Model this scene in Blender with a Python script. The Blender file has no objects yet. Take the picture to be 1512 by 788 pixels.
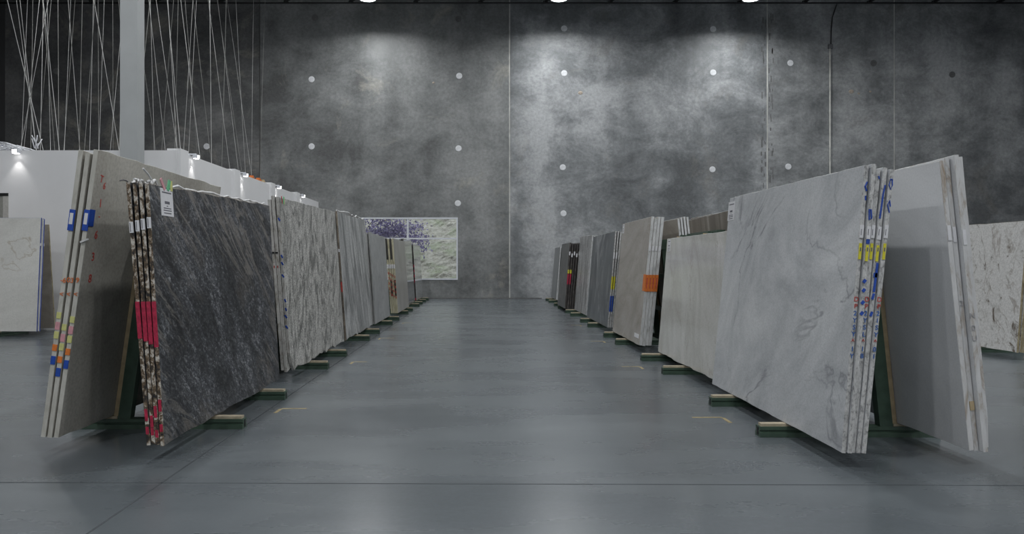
import bpy, bmesh, math, random
from mathutils import Vector, Matrix, Euler

S = bpy.context.scene
COL = S.collection
R = math.radians

# ------------------------------------------------------------------ camera
F = 1100.0                    # focal length in pixels of the 1512 wide frame
VPX, VPY, CH = 715.0, 387.0, 1.35
cd = bpy.data.cameras.new('camera')
cam = bpy.data.objects.new('camera', cd); COL.objects.link(cam)
cd.sensor_width = 36.0
cd.lens = F / 1512 * 36
cd.shift_x = (756 - VPX) / 1512
cd.shift_y = -(394 - VPY) / 1512
cd.clip_end = 400
cam.location = (0, 0, CH)
cam.rotation_euler = (R(90), 0, 0)
S.camera = cam

# ------------------------------------------------------------------ world, exposure, lamps
S.view_settings.view_transform = 'Standard'
S.view_settings.look = 'None'
S.view_settings.exposure = 0.0
S.view_settings.gamma = 1.0
S.view_settings.use_curve_mapping = False
W = bpy.data.worlds.new('overcast_sky'); S.world = W
W.use_nodes = True
W.node_tree.nodes['Background'].inputs[0].default_value = (0.90, 0.94, 1.0, 1)
W.node_tree.nodes['Background'].inputs[1].default_value = 1.5

LAMP_W = 215.0                # each high bay lamp
LAMP_COL = (0.97, 0.99, 1.0)
LAMP_X = [-10.9, -3.98, 2.56, 9.10, 15.6]
LAMP_Y = [25.4, 17.0, 8.6, 0.2, -8.2]
LAMP_Z = 10.30

# ------------------------------------------------------------------ mesh helpers
def px(x, y, d):
    """a point d metres away from the station, read off the photograph"""
    return Vector(((x - VPX) / F * d, d, CH - (y - VPY) / F * d))

class MB:
    def __init__(s): s.v = []; s.f = []; s.m = []
    def add(s, vs, fs, mi=0):
        o = len(s.v); s.v += [tuple(v) for v in vs]
        for f in fs: s.f.append([i + o for i in f]); s.m.append(mi)
    def box(s, a, b, mi=0, M=None):
        (x0, y0, z0), (x1, y1, z1) = a, b
        vs = [Vector(p) for p in ((x0,y0,z0),(x1,y0,z0),(x1,y1,z0),(x0,y1,z0),(x0,y0,z1),(x1,y0,z1),(x1,y1,z1),(x0,y1,z1))]
        if M: vs = [M @ v for v in vs]
        s.add(vs, [(0,3,2,1),(4,5,6,7),(0,1,5,4),(1,2,6,5),(2,3,7,6),(3,0,4,7)], mi)
    def bar(s, p, q, w, h, up=(0,0,1), mi=0):
        p, q = Vector(p), Vector(q); d = (q - p); L = d.length; d.normalize()
        up = Vector(up)
        if abs(d.dot(up)) > .98: up = Vector((0,1,0))
        a = d.cross(up).normalized(); b = a.cross(d).normalized()
        vs = []
        for o in (p, q):
            for sx, sy in ((-1,-1),(1,-1),(1,1),(-1,1)): vs.append(o + a*sx*w/2 + b*sy*h/2)
        s.add(vs, [(0,1,2,3),(7,6,5,4),(0,4,5,1),(1,5,6,2),(2,6,7,3),(3,7,4,0)], mi)
    def tube(s, pts, r, n=6, mi=0, r2=None):
        pts = [Vector(p) for p in pts]; rings = []
        for i, p in enumerate(pts):
            d = (pts[min(i+1, len(pts)-1)] - pts[max(i-1, 0)]).normalized()
            u = Vector((0,0,1)) if abs(d.z) < .9 else Vector((1,0,0))
            a = d.cross(u).normalized(); b = a.cross(d).normalized()
            rr = r if r2 is None else r + (r2 - r) * i / max(1, len(pts)-1)
            rings.append([p + a*math.cos(k*2*math.pi/n)*rr + b*math.sin(k*2*math.pi/n)*rr for k in range(n)])
        o = [v for r_ in rings for v in r_]; fs = []
        for i in range(len(rings)-1):
            for k in range(n): fs.append((i*n+k, i*n+(k+1)%n, (i+1)*n+(k+1)%n, (i+1)*n+k))
        fs.append(tuple(range(n))); fs.append(tuple(range((len(rings)-1)*n, len(rings)*n))[::-1])
        s.add(o, fs, mi)
    def lathe(s, prof, n=24, mi=0, c=(0,0,0)):
        vs = []
        for r_, z in prof:
            for k in range(n): vs.append((c[0]+r_*math.cos(k*2*math.pi/n), c[1]+r_*math.sin(k*2*math.pi/n), c[2]+z))
        fs = []
        for i in range(len(prof)-1):
            for k in range(n): fs.append((i*n+k, i*n+(k+1)%n, (i+1)*n+(k+1)%n, (i+1)*n+k))
        fs.append(tuple(range(n))[::-1]); fs.append(tuple(range((len(prof)-1)*n, len(prof)*n)))
        s.add(vs, fs, mi)
    def build(s, name, mats, parent=None, smooth=False, fix=True):
        me = bpy.data.meshes.new(name); me.from_pydata(s.v, [], s.f)
        if not isinstance(mats, (list, tuple)): mats = [mats]
        for m in mats: me.materials.append(m)
        for p, mi in zip(me.polygons, s.m): p.material_index = mi; p.use_smooth = smooth
        if fix:
            bm = bmesh.new(); bm.from_mesh(me); bmesh.ops.recalc_face_normals(bm, faces=bm.faces); bm.to_mesh(me); bm.free()
        me.update()
        return link(name, me, parent)

def link(name, me, parent=None):
    o = bpy.data.objects.new(name, me); COL.objects.link(o)
    if parent is not None: o.parent = parent
    return o
def empty(name, loc=(0,0,0), rz=0):
    o = bpy.data.objects.new(name, None); COL.objects.link(o)
    o.location = loc; o.rotation_euler = (0,0,rz); o.empty_display_size = .2
    return o
def tag(o, label, cat, group=None):
    o['label'] = label; o['category'] = cat
    if group: o['group'] = group
    return o
def struct(o, label=None, cat=None):
    o['kind'] = 'structure'
    if label: o['label'] = label
    if cat: o['category'] = cat
    return o

# ------------------------------------------------------------------ materials
class NT:
    def __init__(s, name):
        s.mat = bpy.data.materials.new(name); s.mat.use_nodes = True
        s.t = s.mat.node_tree; s.b = s.t.nodes['Principled BSDF']; s.out = s.t.nodes['Material Output']
    def n(s, typ, **kw):
        nd = s.t.nodes.new(typ)
        for k, v in kw.items():
            if k.startswith('i_'):
                key = k[2:]; key = int(key) if key.isdigit() else key.replace('_', ' ')
                if hasattr(v, 'is_linked') or isinstance(v, bpy.types.NodeSocket): s.t.links.new(v, nd.inputs[key])
                else: nd.inputs[key].default_value = v
            else: setattr(nd, k, v)
        return nd
    def lk(s, a, b): s.t.links.new(a, b)
    def coords(s, scale=(1,1,1), rot=(0,0,0), loc=(0,0,0), each=False):
        v = s.n('ShaderNodeTexCoord').outputs['Object']
        if any(rot):                        # turn first, stretch along the turned axes after
            mr = s.n('ShaderNodeMapping'); s.lk(v, mr.inputs[0]); mr.inputs['Rotation'].default_value = rot; v = mr.outputs[0]
        mp = s.n('ShaderNodeMapping'); s.lk(v, mp.inputs[0])
        mp.inputs['Scale'].default_value = scale; mp.inputs['Location'].default_value = loc; v = mp.outputs[0]
        if each:                            # every slab cut from another place of the block
            oi = s.n('ShaderNodeObjectInfo'); ad = s.n('ShaderNodeVectorMath', operation='ADD'); s.lk(v, ad.inputs[0])
            s.lk(s.math('MULTIPLY', oi.outputs['Random'], 23.0), ad.inputs[1]); v = ad.outputs[0]
        return v
    def noise(s, vec, scale, detail=4, rough=.55, dist=0.0):
        nd = s.n('ShaderNodeTexNoise'); s.lk(vec, nd.inputs['Vector'])
        nd.inputs['Scale'].default_value = scale; nd.inputs['Detail'].default_value = detail
        nd.inputs['Roughness'].default_value = rough; nd.inputs['Distortion'].default_value = dist
        return nd.outputs['Fac']
    def ramp(s, fac, stops, interp='LINEAR'):
        nd = s.n('ShaderNodeValToRGB'); s.lk(fac, nd.inputs[0]); cr = nd.color_ramp; cr.interpolation = interp
        while len(cr.elements) < len(stops): cr.elements.new(.5)
        for e, (p, c) in zip(cr.elements, stops):
            e.position = p; e.color = (*c, 1) if hasattr(c, '__len__') else (c, c, c, 1)
        return nd.outputs[0]
    def mix(s, fac, a, b, blend='MIX'):
        nd = s.n('ShaderNodeMix', data_type='RGBA', blend_type=blend)
        for key, v in ((0, fac), (6, a), (7, b)):
            if isinstance(v, bpy.types.NodeSocket): s.lk(v, nd.inputs[key])
            elif hasattr(v, '__len__'): nd.inputs[key].default_value = (*v, 1)
            else: nd.inputs[key].default_value = v
        return nd.outputs[2]
    def math(s, op, a, b=0.0):
        nd = s.n('ShaderNodeMath', operation=op)
        for i, v in enumerate((a, b)):
            if isinstance(v, bpy.types.NodeSocket): s.lk(v, nd.inputs[i])
            else: nd.inputs[i].default_value = v
        return nd.outputs[0]
    def bump(s, h, strength, dist=.01):
        nd = s.n('ShaderNodeBump'); s.lk(h, nd.inputs['Height']); nd.inputs['Strength'].default_value = strength; nd.inputs['Distance'].default_value = dist
        s.lk(nd.outputs[0], s.b.inputs['Normal'])
    def col(s, c):
        if isinstance(c, bpy.types.NodeSocket): s.lk(c, s.b.inputs['Base Color'])
        else: s.b.inputs['Base Color'].default_value = (*c, 1)
    def rough(s, r):
        if isinstance(r, bpy.types.NodeSocket): s.lk(r, s.b.inputs['Roughness'])
        else: s.b.inputs['Roughness'].default_value = r

def paint(name, c, rough=.5, var=.12, scale=25, metal=0.0):
    t = NT(name); v = t.coords()
    n = t.noise(v, scale, 3)
    c2 = tuple(x*(1-var) for x in c); c3 = tuple(min(1, x*(1+var)) for x in c)
    t.col(t.ramp(n, [(.3, c2), (.7, c3)])); t.rough(rough); t.b.inputs['Metallic'].default_value = metal
    return t.mat

def stone(name, dark, mid, light, scale=1.4, stretch=(1,1,1), rot=(0,0,0), dist=1.2, lo=.35, hi=.65,
          speck=.25, sscale=70, vein=None, vscale=.8, vwidth=.02, vamt=.6, rough=.28, seed=0, sdetail=2):
    t = NT(name); rnd = random.Random(seed)
    v = t.coords(scale=stretch, rot=rot, loc=(rnd.uniform(-9, 9), rnd.uniform(-9, 9), rnd.uniform(-9, 9)))
    a = t.noise(v, scale, 8, .62, dist)
    c = t.ramp(a, [(lo, dark), ((lo+hi)/2, mid), (hi, light)])
    p = t.noise(t.coords(), sscale, sdetail, .6)
    sp = t.ramp(p, [(.34, 1-speck*1.6), (.5, 1.0), (.68, 1+speck*1.2)])
    c = t.mix(1.0, c, sp, 'MULTIPLY')
    if vein:
        b = t.noise(v, vscale, 5, .55, 1.6)
        d = t.math('ABSOLUTE', t.math('SUBTRACT', b, .5))
        m = t.ramp(d, [(0, vamt), (vwidth, 0)])
        m2 = t.math('MULTIPLY', m, t.ramp(t.noise(v, vscale*1.9, 2), [(.4, 0), (.6, 1)]))
        c = t.mix(m2, c, vein)
    t.col(c); t.rough(rough)
    return t.mat

def edge_stone(name, cols, scale=22, stretch=(1, 1, .45), rough=.6, rim=None, seed=0):
    t = NT(name); rnd = random.Random(seed)
    v = t.coords(scale=stretch, loc=(rnd.uniform(-5, 5),)*3, each=True)
    a = t.noise(v, scale, 6, .7, .6)
    k = len(cols)
    c = t.ramp(a, [(.32 + .36*i/(k-1), cc) for i, cc in enumerate(cols)])
    t.col(c); t.rough(rough); t.bump(a, .5, .004)
    return t.mat

M = {}
# concrete walls
def concrete(name, dark, mid, light, seed, warm=(.33,.31,.26)):
    t = NT(name); rnd = random.Random(seed); off = (rnd.uniform(-20, 20), 0, rnd.uniform(-20, 20))
    v = t.coords(loc=off)
    vs = t.coords(scale=(1, 1, .12), loc=off)
    big = t.noise(v, .17, 4, .55, .5)
    streak = t.noise(vs, .75, 3, .5, .2)
    swirl = t.noise(t.coords(scale=(1, 1, 1.35), loc=off), .55, 12, .74, .35)
    fine = t.noise(v, 9, 5, .7)
    s1 = t.math('ADD', t.math('MULTIPLY', big, .40), t.math('MULTIPLY', streak, .20))
    s2 = t.math('ADD', s1, t.math('MULTIPLY', swirl, .40))
    c = t.ramp(s2, [(.425, dark), (.50, mid), (.585, light)])
    wm = t.ramp(t.noise(v, .5, 6, .7, 1.0), [(.56, 0), (.72, .55)])
    c = t.mix(wm, c, warm)
    c = t.mix(.55, c, t.ramp(fine, [(.3, .55), (.7, 1.4)]), 'MULTIPLY')
    # pale laitance scratches
    sc = t.noise(t.coords(scale=(1, 1, 2.2), loc=off), 2.6, 6, .62, 2.5)
    m = t.ramp(t.math('ABSOLUTE', t.math('SUBTRACT', sc, .5)), [(0, .16), (.018, 0)])
    c = t.mix(m, c, (.36, .36, .36))
    t.col(c); t.rough(t.ramp(fine, [(.3, .42), (.7, .62)])); t.bump(fine, .25, .01)
    return t.mat
M['conc_left'] = concrete('concrete_dark_left', (0.057, 0.059, 0.060), (0.103, 0.105, 0.105), (0.196, 0.196, 0.193), 3)
M['conc_mid'] = concrete('concrete_pale', (0.086, 0.088, 0.088), (0.170, 0.177, 0.176), (0.261, 0.266, 0.264), 5, (.40,.38,.32))
M['conc_right'] = concrete('concrete_mottled', (0.092, 0.098, 0.103), (0.184, 0.195, 0.202), (0.386, 0.396, 0.405), 8, (.22,.21,.19))
M['conc_far'] = concrete('concrete_dark_right', (0.102, 0.108, 0.113), (0.215, 0.224, 0.228), (0.407, 0.416, 0.420), 13, (.15,.14,.125))
M['caulk'] = paint('joint_caulk', (.52,.52,.49), .7, .25, 3)
M['caulk_dark'] = paint('joint_caulk_dark', (.075,.075,.072), .7, .2, 3)
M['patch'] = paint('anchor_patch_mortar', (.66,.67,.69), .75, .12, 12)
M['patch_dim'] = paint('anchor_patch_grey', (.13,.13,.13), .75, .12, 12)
M['patch_tan'] = paint('tan_patch', (.42,.36,.30), .75, .2, 12)
def floor_mat():
    t = NT('polished_concrete_floor')
    v = t.coords()
    a = t.noise(v, .45, 6, .6, .8)
    b = t.noise(t.coords(scale=(.35, 1.0, 1)), 1.3, 6, .6, .25)
    f = t.noise(v, 30, 4, .7)
    m = t.math('ADD', t.math('MULTIPLY', a, .5), t.math('MULTIPLY', b, .5))
    c = t.ramp(m, [(.34, (.074,.085,.094)), (.5, (.098,.111,.121)), (.66, (.122,.137,.147))])
    c = t.mix(.3, c, t.ramp(f, [(.3, .8), (.7, 1.2)]), 'MULTIPLY')
    t.col(c)
    t.rough(t.ramp(b, [(.35, .24), (.65, .31)]))
    t.b.inputs['Specular IOR Level'].default_value = .55
    t.bump(t.noise(v, 2, 2), .008, .01)
    return t.mat
M['floor'] = floor_mat()
M['joint'] = paint('saw_cut_joint', (.045,.052,.058), .8, .1, 5)
M['white_wall'] = paint('white_gypsum', (.70,.70,.71), .7, .02, 2)
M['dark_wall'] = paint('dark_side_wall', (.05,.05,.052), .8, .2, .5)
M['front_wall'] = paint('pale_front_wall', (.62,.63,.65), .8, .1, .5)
M['ceiling'] = paint('pale_roof_deck', (.50,.51,.53), .8, .15, 2)
M['black_steel'] = paint('black_joist_steel', (.012,.012,.013), .5, .2, 6)
M['column'] = paint('grey_painted_column', (.37,.385,.39), .45, .04, 3)
M['housing'] = paint('lamp_housing', (.18,.18,.19), .4, .1, 10, .6)
M['white_frame'] = paint('white_window_frame', (.62,.64,.68), .45, .04, 10)
M['green'] = paint('green_rack_paint', (.050,.085,.060), .42, .22, 9)
M['wood'] = paint('pine_strip', (.42,.33,.20), .65, .18, 14)
M['padwood'] = paint('pale_wood_pad', (.42,.36,.26), .7, .18, 14)
M['cord'] = paint('white_cord', (.58,.58,.56), .5, .3, 1.5)
M['cord_dim'] = paint('dull_cord', (.30,.30,.28), .5, .35, 1.2)
M['paper'] = paint('white_paper', (.62,.62,.64), .7, .03, 40)
M['ink'] = paint('grey_print', (.12,.12,.14), .8, .1, 40)
M['red'] = paint('red_paint', (.36,.015,.05), .5, .35, 40)
M['fadedink'] = paint('faded_pencil', (.30,.30,.31), .8, .1, 40)
M['redink'] = paint('red_marker', (.42,.06,.05), .6, .2, 40)
M['orangeink'] = paint('orange_marker', (.55,.14,.03), .6, .2, 40)
M['blueink'] = paint('blue_marker', (.03,.11,.36), .6, .2, 40)
M['bluetape'] = paint('blue_tape', (.012,.06,.34), .5, .15, 40)
M['yellow'] = paint('yellow_tag', (.60,.55,.03), .5, .1, 40)
M['paleyellow'] = paint('pale_yellow_sticker', (.52,.52,.20), .6, .1, 40)
M['pink'] = paint('pink_sticker', (.55,.27,.30), .6, .1, 40)
M['orange'] = paint('orange_tape', (.62,.17,.03), .5, .15, 40)
M['greenrib'] = paint('green_ribbon', (.12,.42,.22), .5, .1, 40)
M['floormark'] = paint('worn_yellow_mark', (.30,.24,.12), .6, .4, 12)
M['black'] = paint('black_paint', (.012,.012,.014), .5, .2, 10)
M['plastic'] = paint('white_plastic_wrap', (.55,.55,.55), .4, .15, 30)
M['whiteedge'] = paint('white_epoxy_edge', (.56,.57,.58), .5, .1, 30)
M['chrome'] = paint('clear_cord_tangle', (.62,.63,.66), .25, .2, 20)

def emis(name, c, st):
    t = NT(name); t.b.inputs['Emission Color'].default_value = (*c, 1); t.b.inputs['Emission Strength'].default_value = st
    t.col((.8,.8,.8)); return t.mat
M['lens'] = emis('glowing_lamp_lens', (.95,.98,1), 22)
M['smalllens'] = emis('glowing_spot_lens', (1,.99,.97), 9)
def glass_mat():
    t = NT('window_glass'); t.t.nodes.remove(t.b)
    tr = t.n('ShaderNodeBsdfTransparent'); tr.inputs[0].default_value = (.93,.96,.95,1)
    gl = t.n('ShaderNodeBsdfGlossy'); gl.inputs['Roughness'].default_value = .02
    fr = t.n('ShaderNodeFresnel'); fr.inputs[0].default_value = 1.45
    mx = t.n('ShaderNodeMixShader'); t.lk(fr.outputs[0], mx.inputs[0]); t.lk(tr.outputs[0], mx.inputs[1]); t.lk(gl.outputs[0], mx.inputs[2])
    t.lk(mx.outputs[0], t.out.inputs[0]); return t.mat
M['glass'] = glass_mat()

# ------------------------------------------------------------------ structure: the hall
WY = 27.6                    # inner face of the far wall
XL, XR, YF, ZC = -17.75, 23.0, -12.0, 11.7
def wx(x): return (x - VPX) / F * WY
def wz(y): return CH - (y - VPY) / F * WY

m = MB(); m.box((XL-.3, YF-.3, -.2), (XR+.3, WY+.3, 0)); floor = struct(m.build('floor', M['floor']), 'polished blue grey concrete floor with saw cut joints', 'floor')
for p, q in (((-1.975, -2), (-1.975, 27.5)), ((2.32, -2), (2.32, 4.5)), ((3.55, -2), (3.55, 4.9))):
    if p[0] > 0 and p[0] < 3: continue
    m = MB(); m.box((p[0]-.006, p[1], 0), (p[0]+.006, q[1], .0012)); m.build('control_joint', M['joint'], floor)
m = MB(); m.bar((-9, 4.63, .0006), (12, 4.42, .0006), .010, .0012); m.build('control_joint', M['joint'], floor)
# far wall: tilt-up panels
wall = struct(empty('wall_back', (0, WY, 0)), 'tall mottled tilt up concrete back wall with pale joints', 'wall')
edges = [XL, wx(383.5), wx(752.5), wx(1133), wx(1320.5), XR]
mats = ['conc_left', 'conc_mid', 'conc_right', 'conc_far', 'conc_far']
wx0, wx1, wz0, wz1 = wx(529), wx(676), wz(413), wz(321)      # window opening
G = .022
for i in range(5):
    a, b = edges[i] + (G if i else 0), edges[i+1] - (G if i < 4 else 0)
    m = MB()
    if i == 1:
        for (x0, x1, z0, z1) in ((a, wx0, 0, ZC), (wx1, b, 0, ZC), (wx0, wx1, 0, wz0), (wx0, wx1, wz1, ZC)):
            m.box((x0, 0, z0), (x1, .3, z1))
        # one continuous panel around the opening
        me_o = m.build('concrete_panel', M[mats[i]], wall)
        bm = bmesh.new(); bm.from_mesh(me_o.data); bmesh.ops.remove_doubles(bm, verts=bm.verts, dist=1e-4); bm.to_mesh(me_o.data); bm.free()
    else:
        m.box((a, 0, 0), (b, .3, ZC)); m.build('concrete_panel', M[mats[i]], wall)
for i, mt, w in ((1, 'caulk_dark', G), (2, 'caulk', G), (3, 'caulk', .032), (4, 'caulk', G)):
    m = MB(); m.box((edges[i]-w*1.05, .012, 0), (edges[i]+w*1.05, .05, ZC)); m.build('joint_sealant', M[mt], wall)
# chipped mortar along the rough joint
rnd = random.Random(4)
m = MB()
for k in range(60):
    z = rnd.uniform(3, 10.3); s = rnd.choice((-1, 1)); x = edges[3] + s*rnd.uniform(.05, .22); h = rnd.uniform(.05, .3)
    m.box((x-rnd.uniform(.01, .03), -.004, z), (x+rnd.uniform(.01, .03), .01, z+h))
o = m.build('mortar_smear', M['patch_dim'], wall); o['kind'] = 'stuff'
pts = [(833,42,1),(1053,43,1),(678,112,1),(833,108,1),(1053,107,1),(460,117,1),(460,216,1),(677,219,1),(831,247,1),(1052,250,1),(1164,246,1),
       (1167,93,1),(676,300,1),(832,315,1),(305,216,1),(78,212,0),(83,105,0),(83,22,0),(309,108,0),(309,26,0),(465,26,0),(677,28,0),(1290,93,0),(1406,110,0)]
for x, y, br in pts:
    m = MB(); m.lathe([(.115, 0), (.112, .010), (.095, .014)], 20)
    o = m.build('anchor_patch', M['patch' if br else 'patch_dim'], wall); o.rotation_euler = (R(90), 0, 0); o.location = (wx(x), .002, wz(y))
for x, y, r in ((1257,135,.10),(1268,138,.05),(857,137,.09),(1285,135,.05),(640,122,.05)):
    m = MB(); m.lathe([(r, 0), (r*.9, .008), (r*.5, .02)], 9)
    o = m.build('spall_patch', M['patch_tan'], wall); o.rotation_euler = (R(90), 0, 0); o.scale = (1, .8, 1); o.location = (wx(x), .002, wz(y))
# conduit on the wall
cr = empty('wall_conduit', (wx(1225), WY, 3)); tag(cr, 'thin pale conduit pipe running up the concrete wall', 'pipe')
m = MB(); m.tube([(0, -.035, -3), (0, -.035, wz(68)-3)], .030, 10); m.build('pipe', M['caulk'], cr, True)
m = MB(); m.box((-.07, -.09, wz(72)-3), (.09, 0, wz(66)-3)); m.build('junction_box', M['housing'], cr)
zz = wz(66)-3
m = MB(); m.tube([(.03, -.04, zz), (.04, -.05, zz+.6), (.08, -.05, zz+1.0), (.25, -.05, zz+1.5)], .018, 6); m.build('cable', M['black_steel'], cr, True)
# other walls, ceiling
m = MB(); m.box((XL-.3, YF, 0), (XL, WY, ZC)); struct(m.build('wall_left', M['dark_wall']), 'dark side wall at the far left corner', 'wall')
m = MB(); m.box((XR, YF, 0), (XR+.3, WY, ZC)); struct(m.build('wall_right', M['front_wall']), 'grey side wall of the hall', 'wall')
m = MB(); m.box((XL, YF-.3, 0), (XR, YF, ZC)); struct(m.build('wall_front', M['front_wall']), 'grey wall opposite the concrete wall', 'wall')
m = MB(); m.box((XL-.3, YF-.3, ZC), (XR+.3, WY+.3, ZC+.2)); struct(m.build('ceiling', M['ceiling']), 'pale metal roof deck above the black joists', 'ceiling')
m = MB(); m.box((wx(590), -.012, 0), (wx(800), 0, .035)); o = m.build('base_shim', M['patch_dim'], wall)

# window in the far wall
win = struct(empty('window_1', (0, WY, 0)), 'white framed window looking onto a planted bank', 'window')
fw = .055
m = MB(); m.box((wx0, -.03, wz0), (wx1, .12, wz0+fw)); m.box((wx0, -.03, wz1-fw), (wx1, .12, wz1))
m.box((wx0, -.03, wz0+fw), (wx0+fw, .12, wz1-fw)); m.box((wx1-fw, -.03, wz0+fw), (wx1, .12, wz1-fw)); m.build('window_frame', M['white_frame'], win)
zt = wz(352)
m = MB(); m.box((wx0+fw, -.02, zt-.028), (wx1-fw, .1, zt+.028)); m.build('transom', M['white_frame'], win)
xm = wx(602)
m = MB(); m.box((xm-.03, -.02, zt+.028), (xm+.03, .1, wz1-fw)); m.build('mullion', M['white_frame'], win)
m = MB(); m.box((xm-.03, -.02, wz0+fw), (xm+.03, .1, zt-.028)); m.build('mullion', M['white_frame'], win)
for x0, x1 in ((wx0+fw, xm-.03), (xm+.03, wx1-fw)):
    for z0, z1 in ((wz0+fw, zt-.028), (zt+.028, wz1-fw)):
        m = MB(); m.box((x0, .03, z0), (x1, .04, z1)); m.build('pane', M['glass'], win)

# white partition building on the left
PX, PY, PZ = -6.14, 14.85, 3.58
part = struct(empty('wall_partition', (PX, PY, 0)), 'white partition room with a flat top below hanging cords', 'wall')
m = MB(); m.box((XL-PX+.02, 0, 0), (0, .16, PZ)); m.build('front_panel', M['white_wall'], part)
m = MB(); m.box((-.16, .16, 0), (0, WY-PY, PZ)); m.build('side_panel', M['white_wall'], part)
m = MB(); m.box((XL-PX+.02, .16, PZ-.15), (-.16, WY-PY, PZ-.02)); m.build('roof_panel', M['white_wall'], part)
for d in (15.05, 18.3, 21.4, 24.3):
    m = MB(); m.box((-.2, d-PY-.16, 0), (.07, d-PY+.24, PZ+.045)); m.build('pier', M['white_wall'], part)
w2 = struct(empty('window_2', (0, PY, 0)), 'small dark framed opening in the white partition', 'window')
p0 = px(-60, 322, PY); p1 = px(12.5, 285, PY)
m = MB(); m.box((p0.x, -.02, p1.z-.06), (p1.x, .02, p1.z)); m.build('window_header', M['black_steel'], w2)
m = MB(); m.box((p0.x, -.012, p0.z-.5), (p1.x-.1, .01, p1.z-.06)); m.build('pane', paint('pane_grey', (.26,.26,.24), .2), w2)
m = MB(); m.box((p1.x-.1, -.016, p0.z-.5), (p1.x, .01, p1.z-.06)); m.build('window_jamb', paint('jamb_grey', (.42,.41,.39), .4), w2)

# roof joists
for k in range(-8, 10):
    X = wx(711 + 94.5*k)
    if X < XL + .3 or X > XR - .3: continue
    j = tag(empty('bar_joist', (X, WY-.05, 0)), 'black open web roof joist running out from the concrete wall', 'joist', 'black roof joists under the deck')
    zb, ztop, L = 10.86, ZC-.04, 9.0
    m = MB(); m.box((-.055, -L, zb), (.055, -.3, zb+.05)); m.build('bottom_chord', M['black_steel'], j)
    m = MB(); m.box((-.06, -L, ztop-.06), (.06, 0, ztop+.039)); m.build('top_chord', M['black_steel'], j)
    n = 12
    for i in range(n):
        y0 = -.3 - i*(L-.3)/n; y1 = -.3 - (i+1)*(L-.3)/n
        a, b = (zb+.03, ztop-.03) if i % 2 else (ztop-.03, zb+.03)
        m = MB(); m.bar((0, y0, a), (0, y1, b), .035, .035, (1,0,0)); m.build('web', M['black_steel'], j)
    m = MB(); m.bar((-.12, -.3, zb+.02), (.12, -.3, zb+.09), .04, .04); m.build('bridging_clip', M['black_steel'], j)
m = MB(); m.tube([(XL+.05, WY-.35, 10.829), (XR-.05, WY-.35, 10.829)], .030, 8)
tag(m.build('bridging_rod', M['black_steel'], None, True), 'long thin black rod crossing below the joist ends', 'rod')

# high bay lamps
def lamp_proto():
    hm = MB(); hm.lathe([(.10, .42), (.12, .40), (.14, .18), (.30, .03), (.31, 0), (.29, 0), (.13, .16), (.11, .2)], 24)
    lm = MB(); lm.lathe([(.27, .020), (.27, .030)], 24)
    rm = MB(); rm.tube([(0, 0, .40), (0, 0, ZC-LAMP_Z)], .015, 6)
    return hm, lm, rm
ld = bpy.data.lights.new('high_bay_light', 'AREA'); ld.shape = 'DISK'; ld.size = .5; ld.energy = LAMP_W; ld.color = LAMP_COL; ld.spread = R(180)
lw = ld.copy(); lw.name = 'wall_row_light'; lw.spread = R(158); lw.energy = LAMP_W*.75
lamp0 = None
for y in LAMP_Y:
    for x in LAMP_X:
        if y > 25 and not -5 < x < 10: continue
        e = empty('high_bay_lamp', (x, y, LAMP_Z))
        if y > 25 and -5 < x < 10:
            tag(e, 'glowing round high bay lamp hanging in front of the concrete wall', 'lamp', 'high bay lamps along the concrete wall')
        else:
            tag(e, 'round high bay lamp hanging high over the hall floor', 'lamp', 'high bay lamps over the hall')
        if lamp0 is None:
            hm, lm, rm = lamp_proto()
            hs = hm.build('housing', M['housing'], e, True); ls = lm.build('lens', M['lens'], e); rs = rm.build('rod', M['black_steel'], e)
            lamp0 = (hs, ls, rs)
        else:
            for c in lamp0:
                k = c.copy(); COL.objects.link(k); k.parent = e
        lo = bpy.data.objects.new('bulb_light', lw if y > 25 else ld); COL.objects.link(lo); lo.parent = e; lo.location = (0, 0, .012)

# ------------------------------------------------------------------ slab materials
g = lambda v: (v, v*1.02, v*1.04)
def charcoal():
    t = NT('charcoal_swirl_granite')
    v = t.coords(rot=(R(38), 0, 0), scale=(1, .65, 1.35), loc=(3, 1, 4))
    warp = t.noise(v, .8, 3, .5, .4)
    sw = t.noise(v, 1.5, 9, .66, 1.6)
    fl = t.noise(v, 26, 5, .72, .8)
    fs = t.noise(t.coords(), 85, 3, .7)
    k = t.math('ADD', t.math('MULTIPLY', fl, .62), t.math('MULTIPLY', fs, .38))
    c = t.ramp(k, [(.42, (.014,.015,.018)), (.52, (.046,.049,.055)), (.66, (.23,.235,.24))])
    c = t.mix(1, c, t.ramp(sw, [(.36, .40), (.5, .9), (.62, 1.7)]), 'MULTIPLY')
    vf = t.coords(rot=(R(36), 0, 0), scale=(1, .30, 2.2), loc=(1, 7, 2))
    d = t.math('ABSOLUTE', t.math('SUBTRACT', t.noise(vf, 2.2, 8, .68, .7), .5))
    m = t.math('MULTIPLY', t.ramp(d, [(0, .85), (.035, 0)]), t.ramp(warp, [(.43, 0), (.57, 1)]))
    c = t.mix(m, c, (.20,.185,.165))
    br = t.ramp(t.noise(v, 1.7, 3), [(.60, 0), (.75, .5)])
    c = t.mix(br, c, (.085,.065,.048))
    t.col(c); t.rough(.42); return t.mat
M['charcoal'] = charcoal()
M['rawback'] = stone('raw_grey_slab_back', (0.304, 0.288, 0.256), (0.376, 0.360, 0.320), (0.448, 0.432, 0.392), 1.2, (1,1,1), (0,0,0), .6, .35, .65, .08, 40, rough=.75, seed=2)
M['paleback'] = stone('pale_slab_back', (0.468, 0.442, 0.390), (0.546, 0.520, 0.468), (0.624, 0.598, 0.546), 1.2, speck=.06, rough=.7, seed=22)
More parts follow.
